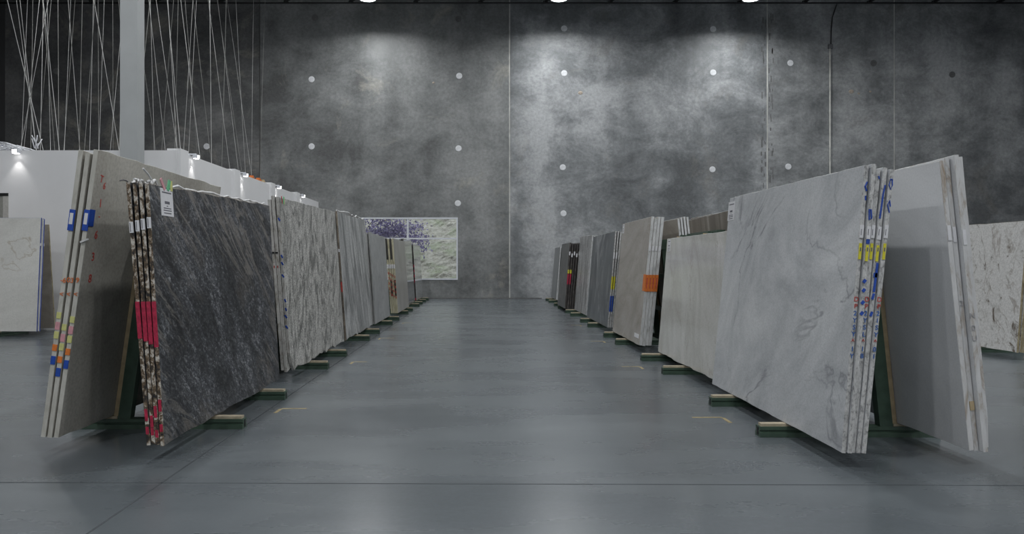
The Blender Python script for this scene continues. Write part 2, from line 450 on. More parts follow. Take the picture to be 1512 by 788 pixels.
M['waveygrey'] = stone('wavy_grey_beige_granite', (0.130, 0.130, 0.121), (0.324, 0.322, 0.302), (0.454, 0.448, 0.427), 2.6, (1, 1.5, .7), (R(18),0,0), 2.6, .36, .60, .35, 55, (.04,.04,.04), 3.2, .03, .75, .35, 3)
M['streakgrey'] = stone('streaked_grey_quartzite', (0.137, 0.142, 0.142), (0.284, 0.289, 0.289), (0.441, 0.446, 0.441), 2.6, (1, 1.7, .28), (R(-16),0,0), 1.4, .39, .61, .2, 50, (.12,.12,.12), 1.6, .03, .4, .3, 4)
M['lightgrey'] = stone('light_grey_granite', (0.220, 0.226, 0.231), (0.292, 0.297, 0.299), (0.352, 0.358, 0.358), 3, speck=.2, sscale=70, rough=.32, seed=5)
M['beigegrey'] = stone('beige_grey_slab', (.22,.21,.19), (.29,.28,.26), (.34,.33,.31), 1.5, (1, 1, .4), speck=.08, rough=.3, seed=6)
M['polishdark'] = stone('polished_grey_slab', (.10,.105,.11), (.15,.155,.16), (.20,.205,.21), 2, speck=.1, rough=.05, seed=7)
M['polishlight'] = stone('polished_pale_slab', (.22,.23,.23), (.30,.31,.31), (.36,.37,.37), 2, speck=.1, rough=.06, seed=17)
M['palemarble'] = stone('pale_grey_marble', (0.378, 0.390, 0.408), (0.516, 0.528, 0.546), (0.636, 0.648, 0.660), .95, (1, .68, 1.15), (R(35),0,0), 1.9, .30, .68, .07, 90, (.17,.175,.19), .75, .018, .65, .22, 8)
M['creamstone'] = stone('cream_marble', (0.468, 0.456, 0.421), (0.550, 0.544, 0.515), (0.620, 0.614, 0.591), 1.2, (1, 1.4, .6), (R(20),0,0), 1.5, .32, .66, .05, 60, (.33,.28,.23), 1.1, .015, .45, .08, 9)
M['beige'] = stone('warm_beige_limestone', (.30,.27,.235), (.37,.34,.305), (.43,.405,.37), 1.2, (1, .5, 1.4), (R(12),0,0), 1.2, .32, .66, .06, 60, (.27,.22,.17), .9, .02, .4, .24, 10)
M['slate'] = stone('dark_grey_slate', (0.071, 0.078, 0.087), (0.104, 0.114, 0.123), (0.142, 0.152, 0.162), 1.1, (1, 1, .5), speck=.08, rough=.3, vein=(.34,.35,.36), vscale=.9, vwidth=.02, vamt=.9, seed=11)
M['specgrey'] = stone('speckled_grey_granite', (.17,.17,.17), (.32,.32,.32), (.44,.44,.44), 2.4, (1, 1.6, .4), (R(-12),0,0), 1.5, .38, .62, speck=.4, sscale=45, rough=.35, seed=12)
M['darkbrown'] = stone('dark_brown_granite', (.06,.058,.056), (.11,.108,.105), (.18,.176,.17), 4, speck=.4, rough=.3, seed=13)
M['midgrey'] = stone('mid_grey_slab', (.12,.128,.13), (.17,.178,.18), (.21,.218,.22), 1.6, (1, 1, .4), speck=.1, rough=.3, seed=14)
M['brownstripe'] = stone('striped_brown_travertine', (.13,.11,.09), (.21,.185,.155), (.40,.375,.34), 2.2, (1, 2.4, .06), dist=.4, lo=.36, hi=.72, speck=.1, rough=.4, seed=15)
M['brownback'] = stone('brown_slab_back', (.20,.175,.15), (.26,.235,.205), (.32,.295,.26), 1.2, speck=.08, rough=.6, seed=16)
M['whiteslab'] = stone('plain_white_slab', (0.611, 0.617, 0.630), (0.676, 0.683, 0.696), (0.728, 0.734, 0.747), .8, speck=.03, rough=.45, seed=18)
M['brownfleck'] = stone('white_granite_brown_flecks', (.12,.095,.075), (.47,.465,.45), (.57,.565,.555), 3.4, (1, 1, .7), (R(25),0,0), 2.4, .335, .47, .10, 45, (.20,.17,.14), 1.8, .022, .7, .35, 19)
M['creamvein'] = stone('cream_slab_tan_veins', (0.497, 0.491, 0.464), (0.572, 0.567, 0.540), (0.626, 0.621, 0.594), .9, (1, .6, 1.4), (R(-25),0,0), 1.2, .3, .7, .04, 50, (.33,.27,.20), .7, .012, .6, .2, 20)

E = {}
E['charcoal'] = edge_stone('charcoal_broken_edge', [(.010,.010,.012), (.020,.018,.017), (.13,.085,.045), (.50,.47,.42), (.55,.52,.47)], 27, (1,1,.8), seed=1)
E['rawback'] = edge_stone('pale_sawn_edge', [(.36,.35,.31), (.44,.43,.39), (.50,.49,.45)], 14, seed=2)
E['waveygrey'] = edge_stone('white_grey_edge', [(.20,.18,.15), (.42,.41,.39), (.52,.51,.49)], 18, seed=3)
E['streakgrey'] = edge_stone('brown_rough_edge', [(.05,.045,.04), (.15,.125,.10), (.30,.26,.20)], 14, seed=4)
E['lightgrey'] = edge_stone('grey_edge', [(.22,.22,.22), (.32,.32,.31)], 14, seed=5)
E['beigegrey'] = edge_stone('yellowish_edge', [(.30,.27,.17), (.46,.43,.30), (.52,.49,.38)], 10, seed=6)
E['dark'] = edge_stone('black_rough_edge', [(.012,.012,.013), (.04,.036,.034), (.10,.09,.085)], 18, seed=7)
E['palemarble'] = edge_stone('speckled_pale_edge', [(.12,.12,.12), (.44,.44,.435), (.56,.56,.555)], 40, (1,1,.6), seed=8)
E['white'] = edge_stone('white_resin_edge', [(.34,.34,.33), (.52,.53,.53), (.60,.60,.60)], 16, seed=9)
E['bluefilm'] = edge_stone('blue_film_edge', [(.015,.03,.15), (.03,.06,.26), (.10,.13,.30)], 10, seed=10)
E['yellowgreen'] = edge_stone('mottled_yellow_edge', [(.10,.075,.04), (.26,.22,.13), (.36,.34,.26)], 16, seed=11)
E['rustwhite'] = edge_stone('white_edge_rust', [(.26,.20,.14), (.50,.50,.50), (.57,.57,.575)], 12, (1,1,.3), seed=12)

# ------------------------------------------------------------------ slab builder
def text_mesh(ch, size, mat, name='lettering'):
    cu = bpy.data.curves.new('lettering', 'FONT'); cu.body = ch; cu.size = size; cu.align_x = 'CENTER'; cu.align_y = 'CENTER'
    cu.extrude = .0008; cu.offset = size*.012
    tmp = bpy.data.objects.new('lettering', cu); COL.objects.link(tmp)
    dg = bpy.context.evaluated_depsgraph_get(); dg.update()
    me = bpy.data.meshes.new_from_object(tmp.evaluated_get(dg)); me.name = name
    bpy.data.objects.remove(tmp); bpy.data.curves.remove(cu)
    me.materials.clear(); me.materials.append(mat)
    return me
_tm = {}
def letter(ch, size, mat, parent, loc, facing, name='lettering', spin=0.0):
    key = (ch, size, mat.name)
    if key not in _tm: _tm[key] = text_mesh(ch, size, mat, name)
    o = link(name, _tm[key], parent); o.location = loc
    base = {'-y': Euler((R(90), 0, 0)), '+x': Euler((R(90), 0, R(90))), '-x': Euler((R(90), 0, R(-90)))}[facing].to_matrix()
    o.rotation_euler = (base @ Matrix.Rotation(spin, 3, 'Z')).to_euler()
    return o

def slab_mesh(name, L, h0, h1, t, sgn, face, edge, rnd, rough_top=.006, rough_bot=.004, rough_end=.003, chip=None, taper=0.0):
    """outline along y (0..L) and z (0..h); back at x=0, show face at x=sgn*t"""
    N = max(10, int(L/.14)); P = []
    for i in range(N+1): P.append((L*i/N, rnd.uniform(0, rough_bot)))
    K = 9
    for i in range(1, K): P.append((L - taper*i/K - rnd.uniform(0, rough_end), h1*i/K))
    for i in range(N+1):
        f = 1 - i/N; P.append(((L-taper)*f, h0 + (h1-h0)*f - rnd.uniform(0, rough_top)))
    for i in range(K-1, 0, -1): P.append((rnd.uniform(0, rough_end), h0*i/K))
    if chip:
        cy, cz, cr = chip
        P = [((y, z) if math.hypot(y-cy, z-cz) > cr else (y + (cr*.7 if y < cy+.01 and cy < L/2 else -cr*.7 if cy > L/2 else 0)*rnd.uniform(.3, 1), z + (cr*.6*rnd.uniform(.2, 1) if cz < h0/2 else -cr*.6*rnd.uniform(.2, 1)))) for y, z in P]
    n = len(P); c = .0022
    cy, cz = L/2, h0/2
    def inset(p): return (p[0] + (c if p[0] < cy else -c), p[1] + (c if p[1] < cz else -c))
    Q = [inset(p) for p in P]
    vs = [(0, y, z) for y, z in Q] + [(sgn*c, y, z) for y, z in P] + [(sgn*(t-c), y, z) for y, z in P] + [(sgn*t, y, z) for y, z in Q]
    m = MB(); m.add(vs, [tuple(range(n))[::-1], tuple(range(3*n, 4*n))], 0)
    fs = []
    for b in range(3):
        for i in range(n): fs.append((b*n+i, b*n+(i+1) % n, (b+1)*n+(i+1) % n, (b+1)*n+i))
    m.m_edge = len(m.f)
    o = len(m.v); 
    for f in fs: m.f.append(list(f)); m.m.append(1)
    return m.build(name, [face, edge])

SHORT = {101: 'charcoal granite slab seen by its broken edge', 102: 'grey beige granite slab behind the wavy show face', 103: 'grey quartzite slab behind the streaked show face',
         104: 'light grey granite slab behind its plain show face', 105: 'beige slab seen by its black striped yellowish edge', 106: 'dark grey slab behind the polished show face',
         107: 'pale polished slab with a dark red spotted edge', 111: 'grey slab with stickers on its pale sawn end', 112: 'pale slab behind the pale backed one', 113: 'plain grey slab opposite the streaked quartzite',
         114: 'rough grey slab opposite the light grey granite', 201: 'grey marble slab seen by its tagged speckled edge', 202: 'cream marble slab behind the low show face', 203: 'beige limestone slab seen by its orange taped edge',
         204: 'slate slab seen by its yellow tagged edge', 205: 'speckled granite slab behind the grey show face', 206: 'brown granite slab seen by its black broken edge', 207: 'mid grey slab behind the pale edged one',
         208: 'smooth grey slab behind the one by the wall', 211: 'white slab seen by its rust flecked end', 212: 'brown travertine slab behind the striped one', 213: 'brown slab seen by its white end',
         301: 'flecked white granite slab seen by its yellowish edge', 302: 'cream slab seen by its blue film edge', 303: 'brown slab behind the rough backed one'}
ORD = ['outermost', 'second', 'third', 'fourth', 'fifth', 'sixth']
def stack(kind, where, cat, sgn, xb, y0, y1, zt0, zt1, n, t, pitch, lean_b, lean_f, face, edge, seed,
          stag=.02, rough_top=.006, rough_bot=.004, chips=None, name='stone_sheet', rz=0, origin=None, skew=0, inner_words=None, zb=.1, inner_face=None, taper=0.0, outer=False):
    """slabs in order from the rack (0) outwards; sgn = direction the outermost faces"""
    rnd = random.Random(seed); out = []
    for i in range(n):
        f = i/max(1, n-1); lean = lean_b + (lean_f - lean_b)*f
        dy = 0 if i == n-1 else rnd.uniform(-stag, stag*.3); dy1 = rnd.uniform(-.06, .03) if i < n-1 else 0
        cl = math.cos(lean)
        h0 = (zt0 - zb)/cl + (rnd.uniform(-.03, .012) if i < n-1 else 0)
        h1 = (zt1 - zb)/cl + (rnd.uniform(-.03, .012) if i < n-1 else 0)
        fm = face if (i == n-1 or inner_face is None) else inner_face
        o = slab_mesh(name, y1 - y0 + dy1 - dy, h0, h1, t, sgn, fm, edge, rnd, rough_top, rough_bot, chip=(chips or {}).get(i), taper=taper)
        if origin is None:
            o.location = (xb + sgn*(i*pitch + (0 if outer else .003)), y0 + dy, zb); o.rotation_euler = (0, -sgn*lean, skew)
        else:
            Mx = Matrix.Translation(origin) @ Matrix.Rotation(rz, 4, 'Z') @ Matrix.Translation((xb + sgn*(i*pitch + .003), y0 + dy, zb)) @ Matrix.Rotation(-sgn*lean, 4, 'Y')
            o.matrix_world = Mx
        o['L'] = 0; del o['L']
        k = n-1-i
        sk = SHORT[seed]
        if outer: k = i
        if k == 0: lab = '%s %s' % (kind, where)
        elif k == n-1: lab = '%s, last of its stack%s' % (sk, '' if outer else ', against the rack')
        else: lab = '%s, %s of its stack' % (sk, ORD[k])
        tag(o, lab, cat, kind + ' stack')
        out.append(o)
    return out     # index 0 = against the rack

def plate(name, mat, parent, x0, x1, y0, y1, z0, z1):
    m = MB(); m.box((x0, y0, z0), (x1, y1, z1)); return m.build(name, mat, parent)
def end_tag(o, name, mat, sgn, t, zc, h, w=None, dx=0, th=.004, y=0.0):
    """a sticker or tape patch on the near sawn end of a slab"""
    w = w or t
    xc = sgn*(t/2) + dx
    return plate(name, mat, o, xc - w/2, xc + w/2, y-th, y+.004, zc - h/2, zc + h/2)
def price_tag(o, sgn, t, y, z, w, h, prints=True, flip=False):
    xf = sgn*t
    p = plate('price_tag', M['paper'], o, min(xf, xf+sgn*.003), max(xf, xf+sgn*.003), y, y+w, z-h, z)
    if prints:
        m = MB(); xs = sorted((xf+sgn*.003, xf+sgn*.0036)); r = random.Random(int(y*1000))
        for k, (fz, fw, th) in enumerate(((.12, .75, .05), (.46, .40, .10), (.62, .12, .03), (.70, .62, .035), (.78, .66, .035), (.88, .6, .035))):
            m.box((xs[0], y+w*(.5-fw/2), z-h*(fz+th)), (xs[1], y+w*(.5+fw/2), z-h*fz))
        m.build('print', M['ink'], p)
    return p

# ------------------------------------------------------------------ racks
def rack(label, ox, oy, rails, xa, la, xo, lo, a_end, o_end, rz=0, loc=None, height=1.72):
    """A-frame: xa / xo = bearing planes at z .1 on the aisle and the outer side, la / lo their leans"""
    e = empty('a_frame_rack', loc or (ox, oy, 0), rz); tag(e, label, 'rack', 'green steel slab racks')
    sa = 1 if xa > xo else -1            # direction of the aisle side
    X = lambda x: x - ox
    Y = lambda y: y - oy
    def plane(side, z): return (xa - sa*math.tan(la)*(z-.1)) if side else (xo + sa*math.tan(lo)*(z-.1))
    for ry in rails:
        # I-section base beam with recessed web
        x0, x1 = sorted((X(a_end), X(o_end)))
        m = MB(); y = Y(ry)
        prof = [(-.055, .0), (.055, .0), (.055, .036), (.035, .043), (.035, .048), (.048, .054), (.048, .080), (-.048, .080), (-.048, .054), (-.035, .048), (-.035, .043), (-.055, .036)]
        n = len(prof)
        vs = [(x0, y+a, b) for a, b in prof] + [(x1, y+a, b) for a, b in prof]
        m.add(vs, [tuple(range(n)), tuple(range(n, 2*n))[::-1]] + [(i, (i+1) % n, n+(i+1) % n, n+i) for i in range(n)])
        b = m.build('base_beam', M['green'], e)
        for q0, q1 in ((a_end - sa*.015, xa - sa*.03), (o_end + sa*.015, xo + sa*.03)):
            u0, u1 = sorted((X(q0), X(q1)))
            m = MB(); m.box((u0, y-.032, .078), (u1, y+.032, .100)); m.build('wood_pad', M['padwood'], b)
        # shade inside the beam end groove, painted as a solid black plate
        m = MB(); q = X(a_end); m.box((q-.004, y-.012, .012), (q+.004, y+.012, .070)); m.build('end_slot_shade', M['black'], b)
        for side in (1, 0):
            so = sa if side else -sa
            for nm, mat, off, w, dep in (('wood_strip', M['wood'], .02, .04, .05), ('leg', M['green'], .09, .10, .075)):
                z0, z1 = (.10, height - .02) if nm == 'wood_strip' else (.06, height)
                p = Vector((X(plane(side, z0) - so*off), y, z0)); q = Vector((X(plane(side, z1) - so*off), y, z1))
                m = MB(); m.bar(p, q, w, dep, (0, 1, 0)); m.build(nm, mat, e)
        xc = (plane(1, height) + plane(0, height))/2
        m = MB(); m.box((X(xc)-.11, y-.05, height-.16), (X(xc)+.11, y+.05, height+.0)); m.build('gusset', M['green'], e)
    r0, r1 = rails[0] - .35, rails[-1] + .35
    for side in (1, 0):
        so = sa if side else -sa
        for z in (.55, 1.12):
            m = MB(); xx = X(plane(side, z) - so*.09); m.box((xx-.03, Y(rails[0])+.02, z-.035), (xx+.03, Y(rails[-1])-.02, z+.035)); m.build('side_rail', M['green'], e)
    xc = X((plane(1, height) + plane(0, height))/2)
    m = MB(); m.box((xc-.05, Y(rails[0])-.06, height-.08), (xc+.05, Y(rails[-1])+.06, height+.02)); m.build('ridge_beam', M['green'], e)
    xc = X((xa+xo)/2)
    m = MB(); m.box((xc-.05, Y(rails[0]), .005), (xc+.05, Y(rails[-1]), .075)); m.build('spine_beam', M['green'], e)
    return e

XA_L, LA_L, XO_L, LO_L = -2.29, R(4.5), -3.010, R(7.9)
XA_R, LA_R, XO_R, LO_R = 2.49, R(5.7), 3.20, R(5.9)
left_rails = [(6.08, 7.35), (9.45, 10.70), (12.86, 14.08), (16.05, 17.3), (19.4, 20.6), (22.7, 23.9), (25.3, 26.45)]
right_rails = [(5.80, 7.02), (9.0, 10.22), (12.22, 13.42), (15.5, 16.7), (18.6, 19.8), (21.8, 23.0), (24.9, 26.1)]
ln = ['charcoal swirled granite', 'wavy grey beige granite', 'streaked grey quartzite', 'plain light grey granite', 'yellow edged beige slabs', 'polished dark grey slabs', 'dark edged polished slabs by the window']
rn = ['pale grey marble', 'low cream marble slabs', 'beige limestone with orange tape', 'dark grey slate', 'speckled grey granite', 'dark brown granite', 'mid grey slabs by the far wall']
for i, rr in enumerate(left_rails):
    rack('green steel A-frame rack holding the ' + ln[i], (XA_L+XO_L)/2, rr[0], rr, XA_L, LA_L, XO_L, LO_L, -1.955 - (.02 if i else 0), -3.34)
for i, rr in enumerate(right_rails):
    rack('green steel A-frame rack holding the ' + rn[i], (XA_R+XO_R)/2, rr[0], rr, XA_R, LA_R, XO_R, LO_R, 2.13 + (.02 if i else 0), 3.52)

# ------------------------------------------------------------------ left row, aisle side
T = .027
s = stack('charcoal swirled granite slab with broken edges', 'beside the wide aisle', 'stone slab', 1, XA_L, 5.05, 7.90, 1.89, 1.955, 4, T, .0305, LA_L, R(3.4), M['charcoal'], E['charcoal'], 101, .012, .012, .02)
rnd = random.Random(9)
for i, o in enumerate(s):
    z = 1.49 + i*.01
    p = end_tag(o, 'white_label', M['paper'], 1, T, z, .075, .026)
    m = MB(); m.box((T*.5-.008, -.0046, z-.03), (T*.5-.003, -.0038, z+.03)); m.build('print', M['ink'], p)
    end_tag(o, 'red_paint_band', M['red'], 1, T, .86 - .01*i, .25 + .02*i, .028, th=.002)
    end_tag(o, 'red_paint_spot', M['red'], 1, T, .22 + rnd.uniform(-.06, .06), .08, .02, th=.002)
    end_tag(o, 'red_paint_spot', M['red'], 1, T, .11 + rnd.uniform(-.03, .05), .05, .02, th=.002)
    # crumpled white wrap caught on the top corner
    m = MB(); pts = []
    for k in range(9): pts.append((T/2 + rnd.uniform(-.006, .006), .01 + k*.02 + rnd.uniform(-.01, .01), (1.79 + rnd.uniform(-.005, .035))/1.0))
    m.tube(pts, .009, 5); m.build('plastic_wrap', M['plastic'], o)
o = s[-1]
p = price_tag(o, 1, T, .17, 1.775, .205, .195)
for k, (mt, dy, a) in enumerate((('pink', .07, -.05), ('greenrib', .12, .03), ('paleyellow', .185, .0))):
    m = MB(); m.bar((T+.004, .17+dy, 1.765), (T+.006+a*.1, .17+dy+a, 1.84), .006, .028); m.build('ribbon', M[mt], p)
m = MB(); pts = []
for k in range(24): pts.append((T*.3 + rnd.uniform(-.008, .008), .42 + k*.1 + rnd.uniform(-.02, .02), 1.797 + .065*(.42+k*.1)/2.85 + rnd.uniform(-.006, .014)))
m.tube(pts, .010, 5); m.build('plastic_strip', M['plastic'], o)
m = MB(); m.tube([(T*.5, .06, 1.79), (T*.5, .08, 1.82), (T*.45, .03, 1.855), (T*.3, -.03, 1.885)], .007, 5); m.build('loose_strap', M['plastic'], o)

s = stack('wavy grey and beige granite slab', 'behind the charcoal slabs', 'stone slab', 1, XA_L, 8.42, 11.62, 2.09, 2.14, 3, .034, .0365, LA_L, R(4.2), M['waveygrey'], E['waveygrey'], 102, .03, .014, .05, chips={2: (0, 0, .14)})
for k, z in enumerate((1.72, 1.30, 1.22, 1.08, .80, .70, .62, .50)):
    m = MB(); a = rnd.uniform(-.02, .02)
    m.bar((.032, -.003, z), (.004+abs(a), -.003, z + .035), .016, .004, (0, 1, 0)); m.build('blue_mark', M['bluetape'], s[2])
for oo in s[:2]:
    letter('8', .035, M['redink'], oo, (.015, -.002, 1.2), '-y', 'red_mark')
    end_tag(oo, 'dark_spacer', M['black'], 1, .03, 1.36, .02, .03)
price_tag(s[2], 1, .03, .10, 1.93, .18, .17)
for k, (mt, dy, a) in enumerate((('redink', .05, -.03), ('greenrib', .09, .03), ('paleyellow', .13, .0))):
    m = MB(); m.bar((.034, .1+dy, 1.925), (.036, .1+dy+a, 2.01), .006, .022); m.build('ribbon', M[mt], s[2])

s = stack('grey quartzite slab with slanting streaks', 'behind the wavy beige slabs', 'stone slab', 1, XA_L, 11.86, 14.65, 2.17, 2.19, 3, .030, .033, LA_L, R(4.2), M['streakgrey'], E['streakgrey'], 103, .03, .03, .03)
for oo in s[1:]:
    end_tag(oo, 'red_paint_patch', M['redink'], 1, .028, .86, .16, .026, th=.002)
    end_tag(oo, 'white_clip', M['paper'], 1, .028, 1.44, .05, .02)
m = MB(); pts = [(.016 + rnd.uniform(-.003, .003), .02 + k*.13, 2.078 + rnd.uniform(-.01, .035)) for k in range(21)]
m.tube(pts, .014, 5); m.build('plastic_strip', M['plastic'], s[2])
stack('plain light grey granite slab', 'between the streaked slabs and the yellow edged slabs', 'stone slab', 1, XA_L, 15.0, 17.35, 1.965, 1.94, 3, .028, .034, LA_L, R(3.8), M['lightgrey'], E['lightgrey'], 104, .02, .02)
s = stack('beige slab with a yellowish edge', 'in front of the polished dark slabs', 'stone slab', 1, XA_L, 18.25, 20.9, 1.935, 1.93, 4, .042, .045, LA_L, R(3.8), M['beigegrey'], E['beigegrey'], 105, .01)
for oo in (s[0], s[2]):
    end_tag(oo, 'black_strip', M['black'], 1, .042, 1.58, .52, .035); 
for oo in (s[1], s[3]):
    end_tag(oo, 'black_strip', M['black'], 1, .042, .62, .40, .03)
for i, oo in enumerate(s):
    end_tag(oo, 'white_label', M['paper'], 1, .042, 1.15, .10, .038)
    for k in range(5): letter('83527'[(k+i) % 5], .085, M['redink'], oo, (.02, -.006, .98 - k*.125 - .03*i), '-y', 'red_lettering')
s = stack('polished dark grey slab', 'reflecting the window', 'stone slab', 1, XA_L, 21.3, 23.6, 2.03, 2.03, 3, .028, .034, LA_L, R(3.6), M['polishdark'], E['dark'], 106, .01)
s = stack('polished pale grey slab with dark edges', 'nearest the window wall', 'stone slab', 1, XA_L, 24.05, 26.6, 1.93, 1.93, 3, .028, .034, LA_L, R(3.4), M['polishlight'], E['dark'], 107, .01)
for i, oo in enumerate(s):
    for k in range(4): end_tag(oo, 'red_paint_spot', M['red'], 1, .028, .55 + k*.16 + .05*i, .09, .024, th=.003)
    end_tag(oo, 'red_paint_spot', M['red'], 1, .028, .06, .08, .024, th=.003)

# left row, outer side
s = stack('raw grey backed slab with pale sawn edges', 'leaning opposite the charcoal slabs', 'stone slab', -1, -3.015, 5.27, 7.78, 2.145, 2.145, 3, .033, .046, LO_L, R(7.5), M['rawback'], E['rawback'], 111, .01, .012, .02, outer=True)
for i, oo in enumerate(s):
    dz = (0, -.055, .03)[i]
    for nm, mt, z, h in (('yellow_sticker', 'paleyellow', .85, .045), ('pink_sticker', 'pink', .775, .055), ('yellow_sticker', 'paleyellow', .71, .05), ('orange_sticker', 'orange', .62, .045), ('blue_sticker', 'bluetape', .53, .06)):
        end_tag(oo, nm, M[mt], -1, .033, z + dz, h, .032, th=.003)
    letter('<', .05, M['orangeink'], oo, (-.017, -.003, 1.03), '-y', 'orange_mark')
    letter(('9', '03', '-6')[i], .05, M['orangeink'], oo, (-.017, -.003, 1.13), '-y', 'orange_lettering')
    if i != 1:
        p = end_tag(oo, 'blue_tape', M['bluetape'], -1, .033, 1.56, .15, .040)
        plate('white_label', M['paper'], p, -.030, -.006, -.0055, -.003, 1.53, 1.61)
m = MB(); m.box((.0, .0, 1.52), (.0035, .07, 1.64)); m.build('blue_tape', M['bluetape'], s[0])
m = MB(); m.bar((-.033, -.004, 1.40), (.02, -.006, 1.43), .012, .012); m.build('white_tie', M['plastic'], s[0])
for ch, y, z, sz in (('T', .10, 1.865, .075), ('6', .15, 1.82, .07), ('1', .13, 1.69, .085), ('-', .14, 1.60, .07), ('6', .13, 1.46, .085), ('3', .13, 1.30, .085), ('8', .13, 1.14, .085)):
    letter(ch, sz, M['redink'], s[0], (.0008, y, z), '+x', 'red_lettering', spin=R(rnd.uniform(-8, 8)))
m = MB(); m.tube([(.001, .36 + .05*k, 1.885 + .02*math.sin(k*.9) - .004*k) for k in range(9)], .0035, 5); m.build('pencil_scrawl', M['ink'], s[0])
stack('pale backed slab', 'leaning behind the raw grey backed slabs', 'stone slab', -1, -3.015, 8.14, 11.1, 2.055, 2.055, 3, .03, .038, LO_L, R(7.2), M['paleback'], E['rawback'], 112, outer=True)
for k, (y0, y1, z) in enumerate(((11.9, 14.6, 2.05), (15.1, 17.8, 2.0))):
    stack(('plain grey backed slab', 'rough grey backed slab')[k], ('leaning opposite the streaked quartzite', 'leaning opposite the light grey granite')[k], 'stone slab', -1, -3.015, y0, y1, z, z, 2, .03, .038, LO_L, R(7.5), M['rawback'], E['rawback'], 113+k, outer=True)

# ------------------------------------------------------------------ right row, aisle side
t = .029
s = stack('pale grey marble slab with speckled edge', 'in front of the low cream slabs', 'stone slab', -1, XA_R, 4.87, 7.64, 1.985, 2.0, 5, t, .0305, LA_R, R(4.6), M['palemarble'], E['palemarble'], 201, .02, .008, .006, taper=.10)
cols = {0: ['D', 'P', '2', '1', 'S', 'Y', '^', '0', '1'], 2: ['D', 'P', '2', 'Y', 'S', 'L', '^', '1', '8'], 4: ['D', 'P', '2', 'Y', 'S', 'Y', '^', '1', 'Y']}
for i, oo in enumerate(s):
    p = end_tag(oo, 'white_label', M['paper'], -1, t, 1.455 - .01*(i % 2), .085, .024)
    p.rotation_euler = (0, R(0), 0)
    m = MB(); m.box((-t/2-.006, -.0046, 1.43), (-t/2-.002, -.0038, 1.47)); m.build('print', M['ink'], p)
    p = end_tag(oo, 'yellow_tag', M['yellow'], -1, t, 1.325 - .012*(i % 2), .105, .017)
    m = MB(); m.box((-t/2-.004, -.0046, 1.325), (-t/2+.004, -.0038, 1.350)); m.build('print', M['ink'], p)
    if i in cols:
        z = 1.01
        for k, ch in enumerate(cols[i]):
            letter(ch, .043, M['redink' if k < 2 or ch == '^' else 'blueink'], oo, (-t/2, -.002, z), '-y', 'lettering'); z -= .046 if ch != '^' else .05
    elif i == 1:
        for z0, z1, x0, x1 in ((1.06, 1.25, -.014, -.008), (1.01, 1.05, -.02, -.012), (.90, .93, -.022, -.012)):
            m = MB(); m.bar((x0, -.002, z0), (x1, -.002, z1), .015, .004, (0, 1, 0)); m.build('blue_paint_stroke', M['bluetape'], oo)
    else:
        for z0 in (1.12, 1.06, .98, .91):
            m = MB(); m.bar((-.022, -.002, z0), (-.008, -.002, z0+.02), .02, .004, (0, 1, 0)); m.build('blue_paint_stroke', M['bluetape'], oo)
def stroke(o, pts, w=.008, mat='bluetape'):
    m = MB(); m.tube([(x, -.001, z) for x, z in pts], w/2, 5); return m.build('blue_marker_stroke', M[mat], o)
stroke(s[0], [(-.004, 1.79), (-.018, 1.80), (-.026, 1.76), (-.012, 1.73), (-.004, 1.76), (-.010, 1.80)])
stroke(s[0], [(-.003, 1.62), (-.012, 1.66), (-.022, 1.63), (-.006, 1.58)])
stroke(s[1], [(-.006, 1.76), (-.014, 1.70), (-.018, 1.60), (-.021, 1.54)], .012)
stroke(s[2], [(-.004, 1.80), (-.010, 1.82)], .010)
stroke(s[3], [(-.024, 1.60), (-.018, 1.53), (-.004, 1.54), (-.012, 1.60)], .010)
stroke(s[4], [(-.004, 1.78), (-.016, 1.75), (-.004, 1.72)], .012)
stroke(s[4], [(-.008, 1.69), (-.006, 1.66)], .010)
for i in (1, 3): end_tag(s[i], 'blue_tape', M['bluetape'], -1, t, 1.39 if i == 3 else 1.17, .03, .022)
price_tag(s[4], -1, t, 2.50, 1.86, .19, .19)

s = stack('low cream marble slab', 'between the pale grey marble and the beige slabs', 'stone slab', -1, XA_R, 7.69, 10.3, 1.675, 1.675, 3, .026, .03, LA_R, R(4.7), M['creamstone'], E['white'], 202, .0, .006, .03)
price_tag(s[2], -1, .026, 2.39, 1.56, .15, .16)
s = stack('warm beige limestone slab with orange tape', 'beside the aisle', 'stone slab', -1, XA_R, 11.1, 13.42, 2.03, 2.04, 4, .043, .0445, LA_R, R(5.4), M['beige'], E['white'], 203, .02, .006, .012)
for i, oo in enumerate(s):
    p = end_tag(oo, 'orange_tape', M['orange'], -1, .043, .94, .25, .045, th=.006)
    m = MB()
    m.box((-.028, -.0068, .86), (-.014, -.0055, 1.02))
    m.build('print', M['redink'], p)
    end_tag(oo, 'white_label', M['paper'], -1, .043, 1.46, .07, .026)
m = MB(); m.box((-.046, -.002, .82), (-.042, .16, 1.07)); m.build('orange_tape', M['orange'], s[3])
price_tag(s[3], -1, .043, 2.12, 1.93, .14, .16)
m = MB(); m.box((-.046, .10, .10), (-.042, .42, .16)); m.build('paper_strip', M['paper'], s[3])
s = stack('dark grey slate slab with thin pale veins', 'beside the aisle', 'stone slab', -1, XA_R, 14.2, 17.05, 1.945, 1.93, 4, .03, .036, LA_R, R(4.6), M['slate'], E['palemarble'], 204, .02)
for i, oo in enumerate(s[2:]):
    end_tag(oo, 'yellow_tag', M['yellow'], -1, .03, .86, .24, .028); end_tag(oo, 'blue_tape', M['bluetape'], -1, .03, .46, .30, .026)
    end_tag(oo, 'white_label', M['paper'], -1, .03, 1.38, .12, .028)
stack('speckled grey granite slab', 'between the slate and the dark brown granite', 'stone slab', -1, XA_R, 17.5, 19.7, 2.0, 2.03, 3, .03, .036, LA_R, R(4.6), M['specgrey'], E['white'], 205, .02, .02)
